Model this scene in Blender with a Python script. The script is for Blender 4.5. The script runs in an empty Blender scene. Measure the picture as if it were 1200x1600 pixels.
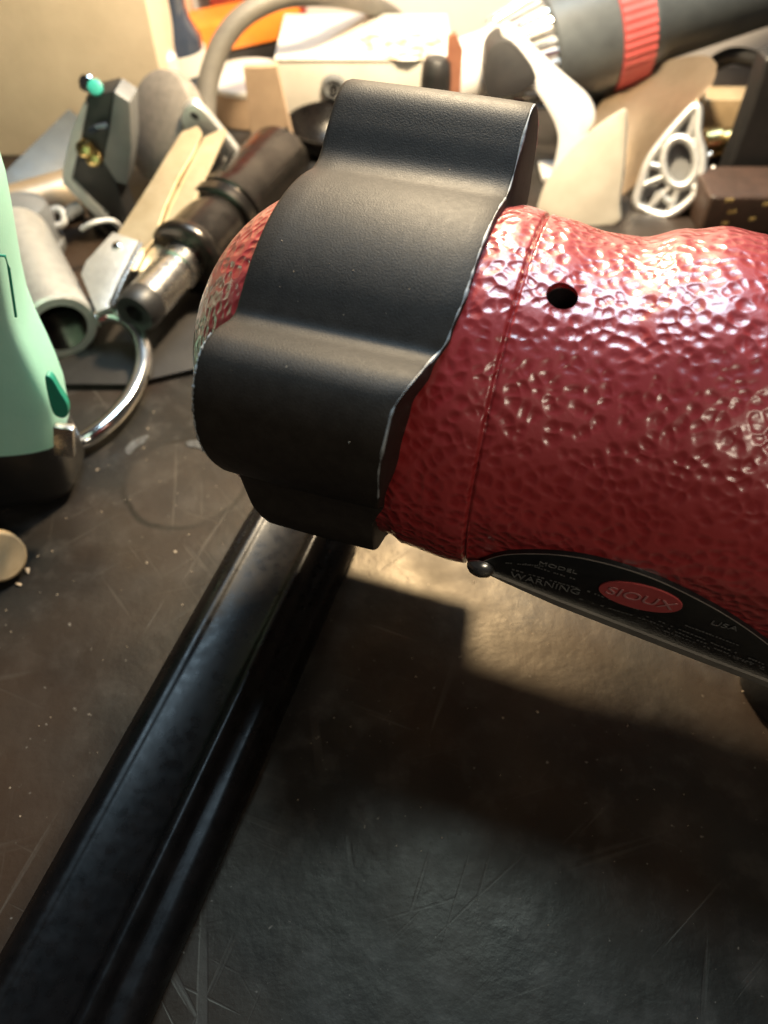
import bpy, bmesh, math, random
from mathutils import Vector, Matrix
random.seed(7)
S = bpy.context.scene
COL = S.collection
rad = math.radians

# ------------------------------------------------------------------ camera
F = 1209.0; PITCH = rad(50); CH = 0.225            # photo is 1200 x 1600, focal length in its pixels
CAMP = Vector((0, 0, CH))
FW = Vector((0, math.cos(PITCH), -math.sin(PITCH)))
UPV = Vector((0, math.sin(PITCH), math.cos(PITCH)))
RT = Vector((1, 0, 0))
cd = bpy.data.cameras.new('camera'); cam = bpy.data.objects.new('camera', cd); COL.objects.link(cam)
cam.location = CAMP; cam.rotation_euler = (rad(90) - PITCH, 0, 0)
cd.sensor_fit = 'VERTICAL'; cd.sensor_height = 24; cd.lens = 24 * F / 1600
cd.clip_start = 0.005; cd.clip_end = 20
cd.dof.use_dof = True; cd.dof.focus_distance = 0.185; cd.dof.aperture_fstop = 8.0
S.camera = cam
S.render.resolution_x = 768; S.render.resolution_y = 1024

# ------------------------------------------------------------------ light
W = bpy.data.worlds.new('World'); S.world = W; W.use_nodes = True
W.node_tree.nodes['Background'].inputs[0].default_value = (1.0, 0.93, 0.86, 1)
W.node_tree.nodes['Background'].inputs[1].default_value = 0.035

def area(name, loc, target, size, energy, col, spread=180):
    l = bpy.data.lights.new(name, 'AREA'); l.shape = 'DISK'; l.size = size; l.energy = energy; l.color = col
    l.spread = rad(spread)
    o = bpy.data.objects.new(name, l); COL.objects.link(o); o.location = loc
    o.rotation_euler = (Vector(target) - Vector(loc)).to_track_quat('-Z', 'Y').to_euler()
    return o
area('bench_lamp', (0.045, 0.388, 0.298), (0.02, 0.40, 0.0), 0.042, 4.2, (1.0, 0.79, 0.51))
area('ceiling_lamp', (0.12, 0.56, 0.95), (0.05, 0.12, 0.0), 0.50, 11.0, (0.60, 0.83, 1.0))
rl = area('room_lamp', (0.34, -0.64, 0.80), (0.06, 0.12, 0.1), 0.42, 2.4, (1.0, 0.90, 0.70))
rl.data.shape = 'RECTANGLE'; rl.data.size_y = 0.07
S.view_settings.view_transform = 'Standard'; S.view_settings.look = 'None'
S.view_settings.exposure = 0.0; S.view_settings.gamma = 1.0

# ------------------------------------------------------------------ pixel helpers (a pixel gives only a direction)
def ray(x, y): return FW + RT * ((x - 600) / F) + UPV * ((800 - y) / F)
def G(x, y, z=0.0):
    d = ray(x, y); return CAMP + d * ((CH - z) / -d.z)
def AT(x, y, Y):
    d = ray(x, y); return CAMP + d * (Y / d.y)
def ON(x, y, p0, n):
    d = ray(x, y); return CAMP + d * ((p0 - CAMP).dot(n) / d.dot(n))

# ------------------------------------------------------------------ materials
def mat(name, c1, c2=None, rough=0.5, metal=0.0, nscale=60, bump=0.0, bscale=400, coat=0.0, detail=4, rvar=0.1, stretch=None, spec=0.5, trans=0.0, fac=(0.35, 0.7)):
    m = bpy.data.materials.new(name); m.use_nodes = True
    nt = m.node_tree; N = nt.nodes; L = nt.links; b = N['Principled BSDF']
    c2 = c2 or tuple(v * 0.7 for v in c1)
    tc = N.new('ShaderNodeTexCoord'); src = tc.outputs['Object']
    if stretch:
        mp = N.new('ShaderNodeMapping'); mp.inputs['Scale'].default_value = stretch; L.new(src, mp.inputs[0]); src = mp.outputs[0]
    n = N.new('ShaderNodeTexNoise'); n.inputs['Scale'].default_value = nscale; n.inputs['Detail'].default_value = detail
    n.inputs['Roughness'].default_value = 0.62; L.new(src, n.inputs['Vector'])
    r = N.new('ShaderNodeMapRange'); r.inputs[1].default_value = fac[0]; r.inputs[2].default_value = fac[1]; L.new(n.outputs[0], r.inputs[0])
    mx = N.new('ShaderNodeMix'); mx.data_type = 'RGBA'; mx.inputs[6].default_value = (*c1, 1); mx.inputs[7].default_value = (*c2, 1)
    L.new(r.outputs[0], mx.inputs[0]); L.new(mx.outputs[2], b.inputs['Base Color'])
    rr = N.new('ShaderNodeMapRange'); rr.inputs[3].default_value = max(0.03, rough - rvar); rr.inputs[4].default_value = min(1, rough + rvar)
    n2 = N.new('ShaderNodeTexNoise'); n2.inputs['Scale'].default_value = nscale * 2.3; n2.inputs['Detail'].default_value = 3
    L.new(src, n2.inputs['Vector']); L.new(n2.outputs[0], rr.inputs[0]); L.new(rr.outputs[0], b.inputs['Roughness'])
    b.inputs['Metallic'].default_value = metal; b.inputs['Coat Weight'].default_value = coat; b.inputs['Coat Roughness'].default_value = 0.12
    b.inputs['Specular IOR Level'].default_value = spec; b.inputs['Transmission Weight'].default_value = trans
    if bump:
        n3 = N.new('ShaderNodeTexNoise'); n3.inputs['Scale'].default_value = bscale; n3.inputs['Detail'].default_value = 3
        L.new(src, n3.inputs['Vector'])
        bp = N.new('ShaderNodeBump'); bp.inputs['Strength'].default_value = bump; bp.inputs['Distance'].default_value = 0.001
        L.new(n3.outputs[0], bp.inputs['Height']); L.new(bp.outputs[0], b.inputs['Normal'])
    return m

def hammered():
    m = bpy.data.materials.new('red_hammered_paint'); m.use_nodes = True
    nt = m.node_tree; N = nt.nodes; L = nt.links; b = N['Principled BSDF']
    tc = N.new('ShaderNodeTexCoord')
    nz = N.new('ShaderNodeTexNoise'); nz.inputs['Scale'].default_value = 130; nz.inputs['Detail'].default_value = 2; L.new(tc.outputs['Object'], nz.inputs[0])
    sub = N.new('ShaderNodeVectorMath'); sub.operation = 'SUBTRACT'; sub.inputs[1].default_value = (.5, .5, .5); L.new(nz.outputs['Color'], sub.inputs[0])
    sc = N.new('ShaderNodeVectorMath'); sc.operation = 'SCALE'; sc.inputs['Scale'].default_value = 0.0036; L.new(sub.outputs[0], sc.inputs[0])
    ad = N.new('ShaderNodeVectorMath'); L.new(tc.outputs['Object'], ad.inputs[0]); L.new(sc.outputs[0], ad.inputs[1])
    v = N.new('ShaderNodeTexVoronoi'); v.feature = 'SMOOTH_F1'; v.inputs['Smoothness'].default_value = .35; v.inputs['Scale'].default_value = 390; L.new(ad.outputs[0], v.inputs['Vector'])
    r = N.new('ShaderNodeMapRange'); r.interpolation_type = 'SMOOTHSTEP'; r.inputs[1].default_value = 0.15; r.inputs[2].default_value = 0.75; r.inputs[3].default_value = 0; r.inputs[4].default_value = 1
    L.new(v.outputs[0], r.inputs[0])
    big = N.new('ShaderNodeTexNoise'); big.inputs['Scale'].default_value = 420; big.inputs['Detail'].default_value = 3; L.new(tc.outputs['Object'], big.inputs[0])
    ml = N.new('ShaderNodeMath'); ml.operation = 'MULTIPLY_ADD'; ml.inputs[1].default_value = 0.3; L.new(big.outputs[0], ml.inputs[0]); L.new(r.outputs[0], ml.inputs[2])
    bp = N.new('ShaderNodeBump'); bp.inputs['Strength'].default_value = 0.40; bp.inputs['Distance'].default_value = 0.00075
    L.new(ml.outputs[0], bp.inputs['Height']); L.new(bp.outputs[0], b.inputs['Normal']); L.new(bp.outputs[0], b.inputs['Coat Normal'])
    mx = N.new('ShaderNodeMix'); mx.data_type = 'RGBA'; mx.inputs[6].default_value = (.37, .022, .024, 1); mx.inputs[7].default_value = (.46, .045, .046, 1)  # ridges between cells coloured lighter, painting in the light they catch
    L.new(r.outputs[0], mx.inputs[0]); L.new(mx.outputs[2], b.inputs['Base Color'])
    b.inputs['Roughness'].default_value = 0.38; b.inputs['Coat Weight'].default_value = 1.0; b.inputs['Coat Roughness'].default_value = 0.19; b.inputs['Coat IOR'].default_value = 1.6
    return m

def bench_mat():
    m = bpy.data.materials.new('dark_worn_bench'); m.use_nodes = True
    nt = m.node_tree; N = nt.nodes; L = nt.links; b = N['Principled BSDF']
    tc = N.new('ShaderNodeTexCoord'); P = tc.outputs['Object']
    def noise(s, d=5, vec=P, ro=.6):
        n = N.new('ShaderNodeTexNoise'); n.inputs['Scale'].default_value = s; n.inputs['Detail'].default_value = d; n.inputs['Roughness'].default_value = ro
        L.new(vec, n.inputs['Vector']); return n.outputs[0]
    def mr(v, a, c, d=0., e=1.):
        r = N.new('ShaderNodeMapRange'); r.inputs[1].default_value = a; r.inputs[2].default_value = c; r.inputs[3].default_value = d; r.inputs[4].default_value = e
        L.new(v, r.inputs[0]); return r.outputs[0]
    def mix(f, a, c):
        x = N.new('ShaderNodeMix'); x.data_type = 'RGBA'; L.new(f, x.inputs[0])
        for s, q in ((6, a), (7, c)):
            if isinstance(q, tuple): x.inputs[s].default_value = (*q, 1)
            else: L.new(q, x.inputs[s])
        return x.outputs[2]
    c = mix(mr(noise(22), .35, .65), (.0105, .0105, .0110), (.022, .0215, .0215))
    c = mix(mr(noise(90, 6), .50, .72), c, (.044, .041, .039))
    c = mix(mr(noise(7, 3), .42, .62), c, (.036, .022, .015))
    c = mix(mr(noise(420, 2), .71, .76), c, (.15, .13, .11))
    # thin scratches at a few angles
    scr = None
    for ang, s in ((20, 260), (75, 200), (-38, 230), (112, 300), (-8, 180), (50, 330)):
        m0 = N.new('ShaderNodeMapping'); m0.inputs['Rotation'].default_value = (0, 0, rad(ang)); L.new(P, m0.inputs[0])
        mp = N.new('ShaderNodeMapping'); mp.inputs['Scale'].default_value = (1, .04, 1); mp.inputs['Location'].default_value = (ang * .13, .1, 0)
        L.new(m0.outputs[0], mp.inputs[0]); q = mr(noise(s, 2, mp.outputs[0]), .66, .72)
        if scr is None: scr = q
        else:
            a = N.new('ShaderNodeMath'); a.operation = 'MAXIMUM'; L.new(scr, a.inputs[0]); L.new(q, a.inputs[1]); scr = a.outputs[0]
    sm = N.new('ShaderNodeMath'); sm.operation = 'MULTIPLY'; L.new(scr, sm.inputs[0]); L.new(mr(noise(14, 2), .45, .7, 0, .55), sm.inputs[1])
    c = mix(sm.outputs[0], c, (.10, .088, .075))
    # round cup stain left on the bench
    ctr = G(290, 752); d = N.new('ShaderNodeVectorMath'); d.operation = 'DISTANCE'
    wob = N.new('ShaderNodeTexNoise'); wob.inputs['Scale'].default_value = 60; L.new(P, wob.inputs['Vector'])
    sc = N.new('ShaderNodeVectorMath'); sc.operation = 'MULTIPLY_ADD'; sc.inputs[1].default_value = (.004, .004, 0); L.new(wob.outputs['Color'], sc.inputs[0]); L.new(P, sc.inputs[2])
    L.new(sc.outputs[0], d.inputs[0]); d.inputs[1].default_value = (ctr.x + .002, ctr.y + .002, 0)
    dv = d.outputs['Value']
    inside = mr(dv, .022, .0245, 1, 0)
    ab = N.new('ShaderNodeMath'); ab.operation = 'SUBTRACT'; L.new(dv, ab.inputs[0]); ab.inputs[1].default_value = .0238
    ab2 = N.new('ShaderNodeMath'); ab2.operation = 'ABSOLUTE'; L.new(ab.outputs[0], ab2.inputs[0])
    ring = mr(ab2.outputs[0], .0004, .0018, 1, 0)
    rk = N.new('ShaderNodeMath'); rk.operation = 'MULTIPLY'; L.new(ring, rk.inputs[0]); L.new(mr(noise(45, 2), .42, .58, .1, .8), rk.inputs[1])
    ik = N.new('ShaderNodeMath'); ik.operation = 'MULTIPLY'; L.new(inside, ik.inputs[0]); ik.inputs[1].default_value = .22
    c = mix(ik.outputs[0], c, (.070, .054, .043)); c = mix(rk.outputs[0], c, (.006, .0055, .005))
    b.inputs['Specular IOR Level'].default_value = .40
    b.inputs['Specular Tint'].default_value = (1.0, .84, .62, 1)
    L.new(c, b.inputs['Base Color'])
    L.new(mr(noise(35, 5), .3, .7, .30, .52), b.inputs['Roughness'])
    bp = N.new('ShaderNodeBump'); bp.inputs['Strength'].default_value = .22; bp.inputs['Distance'].default_value = .0012
    ha = N.new('ShaderNodeMath'); ha.operation = 'SUBTRACT'; L.new(noise(120, 6), ha.inputs[0]); L.new(sm.outputs[0], ha.inputs[1])
    L.new(ha.outputs[0], bp.inputs['Height']); L.new(bp.outputs[0], b.inputs['Normal'])
    return m

M = {
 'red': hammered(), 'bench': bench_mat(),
 'rubber': mat('black_satin_rubber', (.022, .0175, .014), (.032, .026, .021), .55, nscale=300, bump=.14, bscale=2600, rvar=.06, spec=.24),
 'wear': mat('worn_pale_edge', (.42, .44, .45), (.06, .06, .06), .5, nscale=420, fac=(.46, .72)),
 'gloss': mat('gloss_black_lacquer', (.004, .0035, .0035), (.009, .007, .0065), .30, nscale=130, coat=.0, spec=.20, rvar=.16, bump=.04, bscale=260),
 'plate': mat('black_nameplate', (.010, .010, .011), (.018, .018, .018), .33, nscale=300),
 'plate_edge': mat('grey_plate_edge', (.42, .38, .33), (.30, .27, .24), .5, metal=.5, nscale=200),
 'logo_red': mat('logo_red_print', (.62, .10, .10), (.54, .08, .08), .4, nscale=200),
 'print': mat('pale_print', (.20, .19, .18), (.14, .135, .13), .5, nscale=500),
 'logo_print': mat('pale_logo_print', (.66, .30, .29), (.58, .24, .24), .5, nscale=300),
 'steel': mat('bright_steel', (.62, .60, .57), (.45, .43, .41), .27, metal=1, nscale=120, bump=.08, bscale=700),
 'chrome': mat('chromed_steel', (.80, .79, .77), (.66, .65, .63), .12, metal=1, nscale=90, rvar=.06),
 'alu': mat('cast_aluminium', (.66, .66, .64), (.55, .55, .54), .42, metal=.75, nscale=160, bump=.2, bscale=900),
 'darksteel': mat('oiled_dark_steel', (.085, .075, .066), (.035, .03, .027), .22, metal=.9, nscale=70, rvar=.12, bump=.05, bscale=600),
 'black': mat('matt_black_plastic', (.014, .014, .015), (.022, .021, .021), .45, nscale=150, bump=.1, bscale=900),
 'teal': mat('mint_green_plastic', (.45, .86, .74), (.40, .81, .68), .42, nscale=50, bump=.08, bscale=1100),
 'teal_dark': mat('deep_green_plastic', (.02, .32, .22), (.02, .27, .18), .5, nscale=90),
 'card': mat('beige_cardboard', (.68, .57, .43), (.60, .50, .37), .85, nscale=40, bump=.15, bscale=500),
 'card2': mat('brown_cardboard', (.42, .30, .20), (.34, .24, .16), .85, nscale=60, bump=.15, bscale=500),
 'white': mat('white_carton', (.66, .63, .57), (.58, .55, .48), .7, nscale=45),
 'cream': mat('cream_plastic', (.50, .46, .38), (.42, .38, .31), .4, nscale=70),
 'whitepl': mat('white_plastic', (.62, .61, .60), (.55, .54, .53), .38, nscale=60),
 'grey': mat('grey_plastic', (.17, .175, .18), (.13, .135, .14), .45, nscale=80, bump=.08, bscale=900),
 'darkplate': mat('dark_grey_plate', (.025, .022, .020), (.016, .014, .013), .55, metal=.0, spec=.3, nscale=60, bump=.1, bscale=500),
 'drill': mat('dark_blue_grey_plastic', (.075, .085, .092), (.055, .062, .068), .42, nscale=80, bump=.08, bscale=900),
 'midgrey': mat('grey_hose_rubber', (.17, .155, .13), (.12, .11, .095), .55, nscale=70, bump=.1, bscale=600),
 'stone': mat('grey_abrasive_stone', (.27, .235, .20), (.19, .165, .14), .85, nscale=220, bump=.5, bscale=1200),
 'orange': mat('orange_plastic', (.80, .24, .03), (.70, .19, .025), .4, nscale=60),
 'darkred': mat('dull_red_metal', (.36, .055, .04), (.28, .04, .03), .45, nscale=40),
 'brass': mat('brass', (.66, .50, .22), (.50, .36, .14), .28, metal=1, nscale=200),
 'copper': mat('brown_copper', (.36, .16, .10), (.26, .11, .07), .5, nscale=100),
 'tan': mat('tan_sheet_metal', (.50, .39, .28), (.38, .29, .20), .38, metal=.55, nscale=35, rvar=.1),
 'brown': mat('brown_leather', (.060, .034, .024), (.040, .024, .017), .5, nscale=120, bump=.2, bscale=700),
 'wood': mat('pale_wood', (.50, .37, .22), (.38, .27, .15), .7, nscale=120, stretch=(1, .2, 1)),
 'redband': mat('red_rubber_band', (.52, .10, .10), (.42, .07, .07), .5, nscale=60),
 'plaster': mat('pale_wall_paint', (.84, .81, .82), (.79, .76, .77), .8, nscale=12, bump=.1, bscale=200),
 'stain': mat('rusty_stain', (.42, .24, .12), (.76, .72, .64), .8, nscale=110, fac=(.42, .58)),
 'glass': mat('dark_blue_glass', (.03, .04, .06), (.05, .06, .09), .06, nscale=30, coat=.5),
 'crumb': mat('pale_crumb', (.45, .36, .26), (.30, .22, .15), .8, nscale=300),
 'gold': mat('gold_print', (.70, .52, .20), (.55, .40, .14), .4, metal=.6, nscale=300),
 'smear_glint': mat('grey_smear_and_glint', (.10, .10, .10), (.03, .027, .025), .4, nscale=420),  # colour of the wet smear and of the painted glint
 'blade': mat('used_tin_blade', (.62, .52, .36), (.50, .40, .26), .36, metal=.7, nscale=60, stretch=(1, 1, 1), bump=.12, bscale=260),
}

# ------------------------------------------------------------------ mesh helpers
def link(name, bm, m, parent=None, smooth=35, recalc=True):
    if recalc: bmesh.ops.recalc_face_normals(bm, faces=bm.faces[:])
    if name not in ('bench_top', 'wall'):
        for v in bm.verts: v.co.z = max(v.co.z, .0001)
    me = bpy.data.meshes.new(name); bm.to_mesh(me); bm.free()
    me.materials.append(M[m] if isinstance(m, str) else m)
    if smooth:
        for p in me.polygons: p.use_smooth = True
        me.set_sharp_from_angle(angle=rad(smooth))
    o = bpy.data.objects.new(name, me); COL.objects.link(o)
    if parent:
        o.parent = parent; o.matrix_parent_inverse = parent.matrix_world.inverted() if False else Matrix.Translation(-parent.location)
    return o
def tag(o, label, cat, group=None):
    o['label'] = label; o['category'] = cat
    if group: o['group'] = group
    return o
def thing(name, label, cat, loc):
    o = bpy.data.objects.new(name, None); COL.objects.link(o); o.location = loc; o.empty_display_size = .01
    return tag(o, label, cat)
def frame(z, hint=Vector((0, 0, 1))):
    z = z.normalized()
    if abs(z.dot(hint)) > .98: hint = Vector((1, 0, 0))
    x = hint.cross(z).normalized(); return x, z.cross(x), z
def lathe(bm, prof, p0, axis, n=40, closed=False):
    x, y, z = frame(axis); rings = []
    for s, r in prof:
        if r < 1e-6: rings.append([bm.verts.new(p0 + z * s)])
        else: rings.append([bm.verts.new(p0 + z * s + (x * math.cos(2 * math.pi * k / n) + y * math.sin(2 * math.pi * k / n)) * r) for k in range(n)])
    pairs = list(zip(rings[:-1], rings[1:]))
    if closed: pairs.append((rings[-1], rings[0]))
    for a, b in pairs:
        for k in range(n):
            k2 = (k + 1) % n
            if len(a) == 1 and len(b) == 1: continue
            if len(a) == 1: bm.faces.new((a[0], b[k], b[k2]))
            elif len(b) == 1: bm.faces.new((a[k], a[k2], b[0]))
            else: bm.faces.new((a[k], a[k2], b[k2], b[k]))
    return bm
def spline(pts, n=8, closed=False):
    out = []; m = len(pts); segs = m if closed else m - 1
    for i in range(segs):
        if closed: p = [pts[(i + k - 1) % m] for k in range(4)]
        else: p = [pts[max(0, min(m - 1, i + k - 1))] for k in range(4)]
        for j in range(n):
            t = j / n
            out.append(.5 * ((2 * p[1]) + (p[2] - p[0]) * t + (2 * p[0] - 5 * p[1] + 4 * p[2] - p[3]) * t * t + (3 * p[1] - p[0] - 3 * p[2] + p[3]) * t ** 3))
    if not closed: out.append(pts[-1])
    return out
def tube(bm, path, r, n=12, closed=False, flat=1.0, hint=Vector((0, 0, 1))):
    rings = []; m = len(path)
    for i, p in enumerate(path):
        a = path[(i - 1) % m] if (closed or i > 0) else path[i]; b = path[(i + 1) % m] if (closed or i < m - 1) else path[i]
        x, y, z = frame(b - a, hint); rr = r[i] if isinstance(r, list) else r
        rings.append([bm.verts.new(p + x * math.cos(2 * math.pi * k / n) * rr + y * math.sin(2 * math.pi * k / n) * rr * flat) for k in range(n)])
    for a, b in (list(zip(rings[:-1], rings[1:])) + ([(rings[-1], rings[0])] if closed else [])):
        for k in range(n): bm.faces.new((a[k], a[(k + 1) % n], b[(k + 1) % n], b[k]))
    if not closed: bm.faces.new(rings[0]); bm.faces.new(rings[-1])
    return bm
def bevel(bm, w, seg=2, ang=30):
    bm.normal_update()
    es = [e for e in bm.edges if len(e.link_faces) == 2 and e.calc_face_angle(0) > rad(ang)]
    bmesh.ops.bevel(bm, geom=es, offset=w, segments=seg, affect='EDGES', profile=.6); return bm
def boxbm(o, ex, ey, ez, bw=.0008, seg=2):
    """box from corner o along three edge vectors"""
    bm = bmesh.new(); v = [bm.verts.new(o + ex * a + ey * b + ez * c) for c in (0, 1) for b in (0, 1) for a in (0, 1)]
    for f in ((0, 1, 3, 2), (4, 5, 7, 6), (0, 1, 5, 4), (2, 3, 7, 6), (0, 2, 6, 4), (1, 3, 7, 5)): bm.faces.new([v[i] for i in f])
    bmesh.ops.recalc_face_normals(bm, faces=bm.faces[:])
    if bw: bevel(bm, bw, seg)
    return bm
def prism(pts, back, bw=.0008, seg=2):
    """closed outline (3D points) extruded along the vector back"""
    bm = bmesh.new(); a = [bm.verts.new(p) for p in pts]; b = [bm.verts.new(p + back) for p in pts]; n = len(pts)
    bm.faces.new(a); bm.faces.new(b[::-1])
    for i in range(n): bm.faces.new((a[i], b[i], b[(i + 1) % n], a[(i + 1) % n]))
    bmesh.ops.recalc_face_normals(bm, faces=bm.faces[:])
    if bw: bevel(bm, bw, seg)
    return bm
V3 = Vector; Z = Vector((0, 0, 1))

# ------------------------------------------------------------------ setting
bm = boxbm(V3((-.75, -.35, -.035)), V3((1.5, 0, 0)), V3((0, .97, 0)), V3((0, 0, .035)), .003)
o = link('bench_top', bm, 'bench'); o['kind'] = 'structure'
bm = boxbm(V3((-.75, .6205, -.035)), V3((1.5, 0, 0)), V3((0, .02, 0)), V3((0, 0, .9)), .001)
o = link('wall', bm, 'plaster'); o['kind'] = 'structure'

# ------------------------------------------------------------------ the red power tool
YAW = rad(18.4)
A = V3((math.cos(YAW), -math.sin(YAW), 0)); VV = A.cross(Z)
O = CAMP + ray(798, 615) * .195; R0 = .0445
def TP(s, th, r):
    t = rad(th); return O + A * s + (VV * math.cos(t) + Z * math.sin(t)) * (r * R0)
def interp(x, pts):
    if x <= pts[0][0]: return pts[0][1]
    for (a, va), (b, vb) in zip(pts, pts[1:]):
        if x <= b:
            t = (x - a) / (b - a); t = t * t * (3 - 2 * t); return va + (vb - va) * t
    return pts[-1][1]
tool = thing('power_tool', 'large red hammered-paint power tool with a black lobed ring on its end', 'power tool', (O.x + A.x * .11, O.y + A.y * .11, 0))
TOPR = [(-.03, .94), (-.02, .94), (-.0095, .965), (-.006, .985), (.004, .955), (.014, .922), (.021, .925), (.031, 1.0), (.039, 1.04), (.046, 1.03), (.056, .96), (.075, .94), (.16, .95)]
BOTR = [(-.03, .94), (-.02, .94), (-.0175, .975), (-.004, 1.0), (0, .995), (.02, .985), (.16, .985)]
PA = rad(-14); PN = VV * math.cos(PA) + Z * math.sin(PA); PK = .985 * R0
def body_r(s, th):
    if s < -.046:
        t = min(1, (-.046 - s) / .036); return math.sqrt(max(0, 1 - t ** 2.1)) * (.94 + .008 * math.sin(math.pi * min(1, t * 2)))
    a = interp(s, TOPR); b = interp(s, BOTR); w = (.5 + .5 * math.sin(rad(th - 35))) ** 2; r = b + (a - b) * w
    r -= .022 * math.exp(-(s / .00042) ** 2)                     # parting seam
    if s > .125: r *= math.sqrt(max(0, 1 - ((s - .125) / .035) ** 2.5))
    return r
ss = [-.082 + .036 * (1 - math.cos(math.pi / 2 * i / 22)) for i in range(23)]
s = -.046
while s < .16:
    st = .0018
    if abs(s) < .003: st = .00018
    s += st; ss.append(min(s, .16))
bm = bmesh.new(); NT = 150; rings = []
for s in ss:
    r0 = body_r(s, 0)
    ring = []
    if s <= -.08199 or s >= .16: rings.append([bm.verts.new(O + A * s)]); continue
    for k in range(NT):
        th = 360 * k / NT; p = TP(s, th, body_r(s, th))
        if .0005 < s < .076:                                      # flat seat milled for the nameplate
            e = (p - O).dot(PN) - (PK - .0012)
            if e > 0: p = p - PN * e
        ring.append(bm.verts.new(p))
    rings.append(ring)
for a, b in zip(rings[:-1], rings[1:]):
    for k in range(NT):
        k2 = (k + 1) % NT
        if len(a) == 1 and len(b) == 1: continue
        if len(a) == 1: bm.faces.new((a[0], b[k2], b[k]))
        elif len(b) == 1: bm.faces.new((a[k], a[k2], b[0]))
        else: bm.faces.new((a[k], a[k2], b[k2], b[k]))
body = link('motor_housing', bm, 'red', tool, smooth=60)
# screw hole drilled through the housing wall
HP = TP(.0085, 70, 1.0); HD = (HP - (O + A * .0085)).normalized()
cb = bmesh.new(); lathe(cb, [(-.014, 0), (-.014, .0032), (.01, .0032), (.01, 0)], HP, HD, 28)
cut = link('cutter', cb, 'black', None, 0)
md = body.modifiers.new('hole', 'BOOLEAN'); md.operation = 'DIFFERENCE'; md.solver = 'EXACT'; md.object = cut
dg = bpy.context.evaluated_depsgraph_get(); dg.update()
nm = bpy.data.meshes.new_from_object(body.evaluated_get(dg), depsgraph=dg)
body.modifiers.clear(); old = body.data; body.data = nm; nm.name = 'motor_housing'; bpy.data.meshes.remove(old)
while len(nm.materials) > 1: nm.materials.pop()
for p in nm.polygons: p.material_index = 0
bpy.data.objects.remove(cut)
bm = bmesh.new(); lathe(bm, [(-.012, 0), (-.012, .0033), (-.0035, .0033), (-.0035, .0030), (-.0115, .0030), (-.0115, 0)], HP, HD, 24)
link('screw_hole_sleeve', bm, 'black', tool)

# black three-lobed rubber ring
OUT = [(-8, .955), (-4, .972), (1, 1.055), (8, 1.155), (17, 1.265), (25, 1.32), (31, 1.325), (36, 1.295), (39.5, 1.23), (42, 1.14), (44, 1.06), (46.5, 1.012), (50, 1.0), (60, .998), (104, 1.0), (110, 1.015), (115, 1.085), (119, 1.25), (122, 1.385), (125, 1.455), (130, 1.5), (140, 1.48), (152, 1.33), (162, 1.12), (170, 1.02), (176, 1.0), (218, 1.0), (226, 1.06), (232, 1.22), (239, 1.36), (252, 1.40), (265, 1.30), (276, 1.10), (284, 1.01), (296, .975), (306, .965), (312, .985), (319, 1.03), (327, 1.045), (336, 1.02), (344, .97), (352, .955)]
def out_r(th):
    th = (th + 8) % 360 - 8
    for i in range(len(OUT) - 1):
        a, b = OUT[i], OUT[i + 1]
        if a[0] <= th <= b[0]:
            p0 = OUT[i - 1] if i else (a[0] - 10, 1.0); p3 = OUT[i + 2] if i + 2 < len(OUT) else (b[0] + 10, 1.0)
            h = b[0] - a[0]; m1 = (b[1] - p0[1]) / (b[0] - p0[0]) * h; m2 = (p3[1] - a[1]) / (p3[0] - a[0]) * h
            t = (th - a[0]) / h
            return (2*t**3-3*t*t+1)*a[1] + (t**3-2*t*t+t)*m1 + (-2*t**3+3*t*t)*b[1] + (t**3-t*t)*m2
    return 1.0
SR = [(-110, -.0095), (-70, -.0200), (-48, -.0235), (-18, -.0225), (-4, -.0195), (18, -.0165), (32, -.0155), (42, -.0128), (52, -.0105), (64, -.0095)]
def s_right(th): 
    th = (th + 8) % 360 - 8
    if th > 200: th -= 360
    return interp(th, SR)
SL0 = -.0565
def s_left(th):
    th = (th + 180) % 360 - 180
    return SL0 + .0035 * math.exp(-((th + 33) / 13) ** 2)
bm = bmesh.new(); NR = 600; loops = []
sec = [(0, -.055), (0, -.018), (.0006, -.006), (.0014, 0), (None, 0)]
for k in range(NR):
    th = 360 * k / NR; r = out_r(th) + .012; sr = s_right(th); SL = s_left(th); c = []
    c.append(TP(SL, th, .935)); c.append(TP(SL, th, r - .022)); c.append(TP(SL + .0003, th, r - .008)); c.append(TP(SL + .0012, th, r))
    for j in range(1, 10): c.append(TP(SL + .0012 + (sr - .001 - SL - .0012) * j / 10, th, r + .004 * math.sin(math.pi * j / 10)))
    c.append(TP(sr - .0009, th, r)); c.append(TP(sr - .0002, th, r - .006)); c.append(TP(sr, th, r - .02)); c.append(TP(sr, th, .935))
    loops.append([bm.verts.new(p) for p in c])
for k in range(NR):
    a, b = loops[k], loops[(k + 1) % NR]
    for j in range(len(a) - 1): bm.faces.new((a[j], a[j + 1], b[j + 1], b[j]))
    bm.faces.new((a[-1], a[0], b[0], b[-1]))
ring = link('lobed_ring', bm, 'rubber', tool, smooth=50); ring['label'] = 'black satin rubber ring with three wavy lobes'
def rim(th0, th1, right, w=.0004):
    pts = []
    for i in range(121):
        th = th0 + (th1 - th0) * i / 120; r = out_r(th) + .012
        s = s_right(th) - .0003 if right else s_left(th) + .0004
        pts.append(TP(s, th, r - .004))
    rr = []; k1 = random.uniform(0, 9)
    for i in range(121):
        q = .5 + .3 * math.sin(i * .37 + k1) + .25 * math.sin(i * 1.13 + 2 * k1) + random.uniform(-.25, .25)
        rr.append(w * max(.12, min(1.15, q)))
    b = bmesh.new(); tube(b, pts, rr, 6)
    return b
link('worn_rim', rim(12, 146, True), 'wear', ring); link('worn_rim', rim(14, 40, False, .0003), 'wear', ring)

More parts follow.
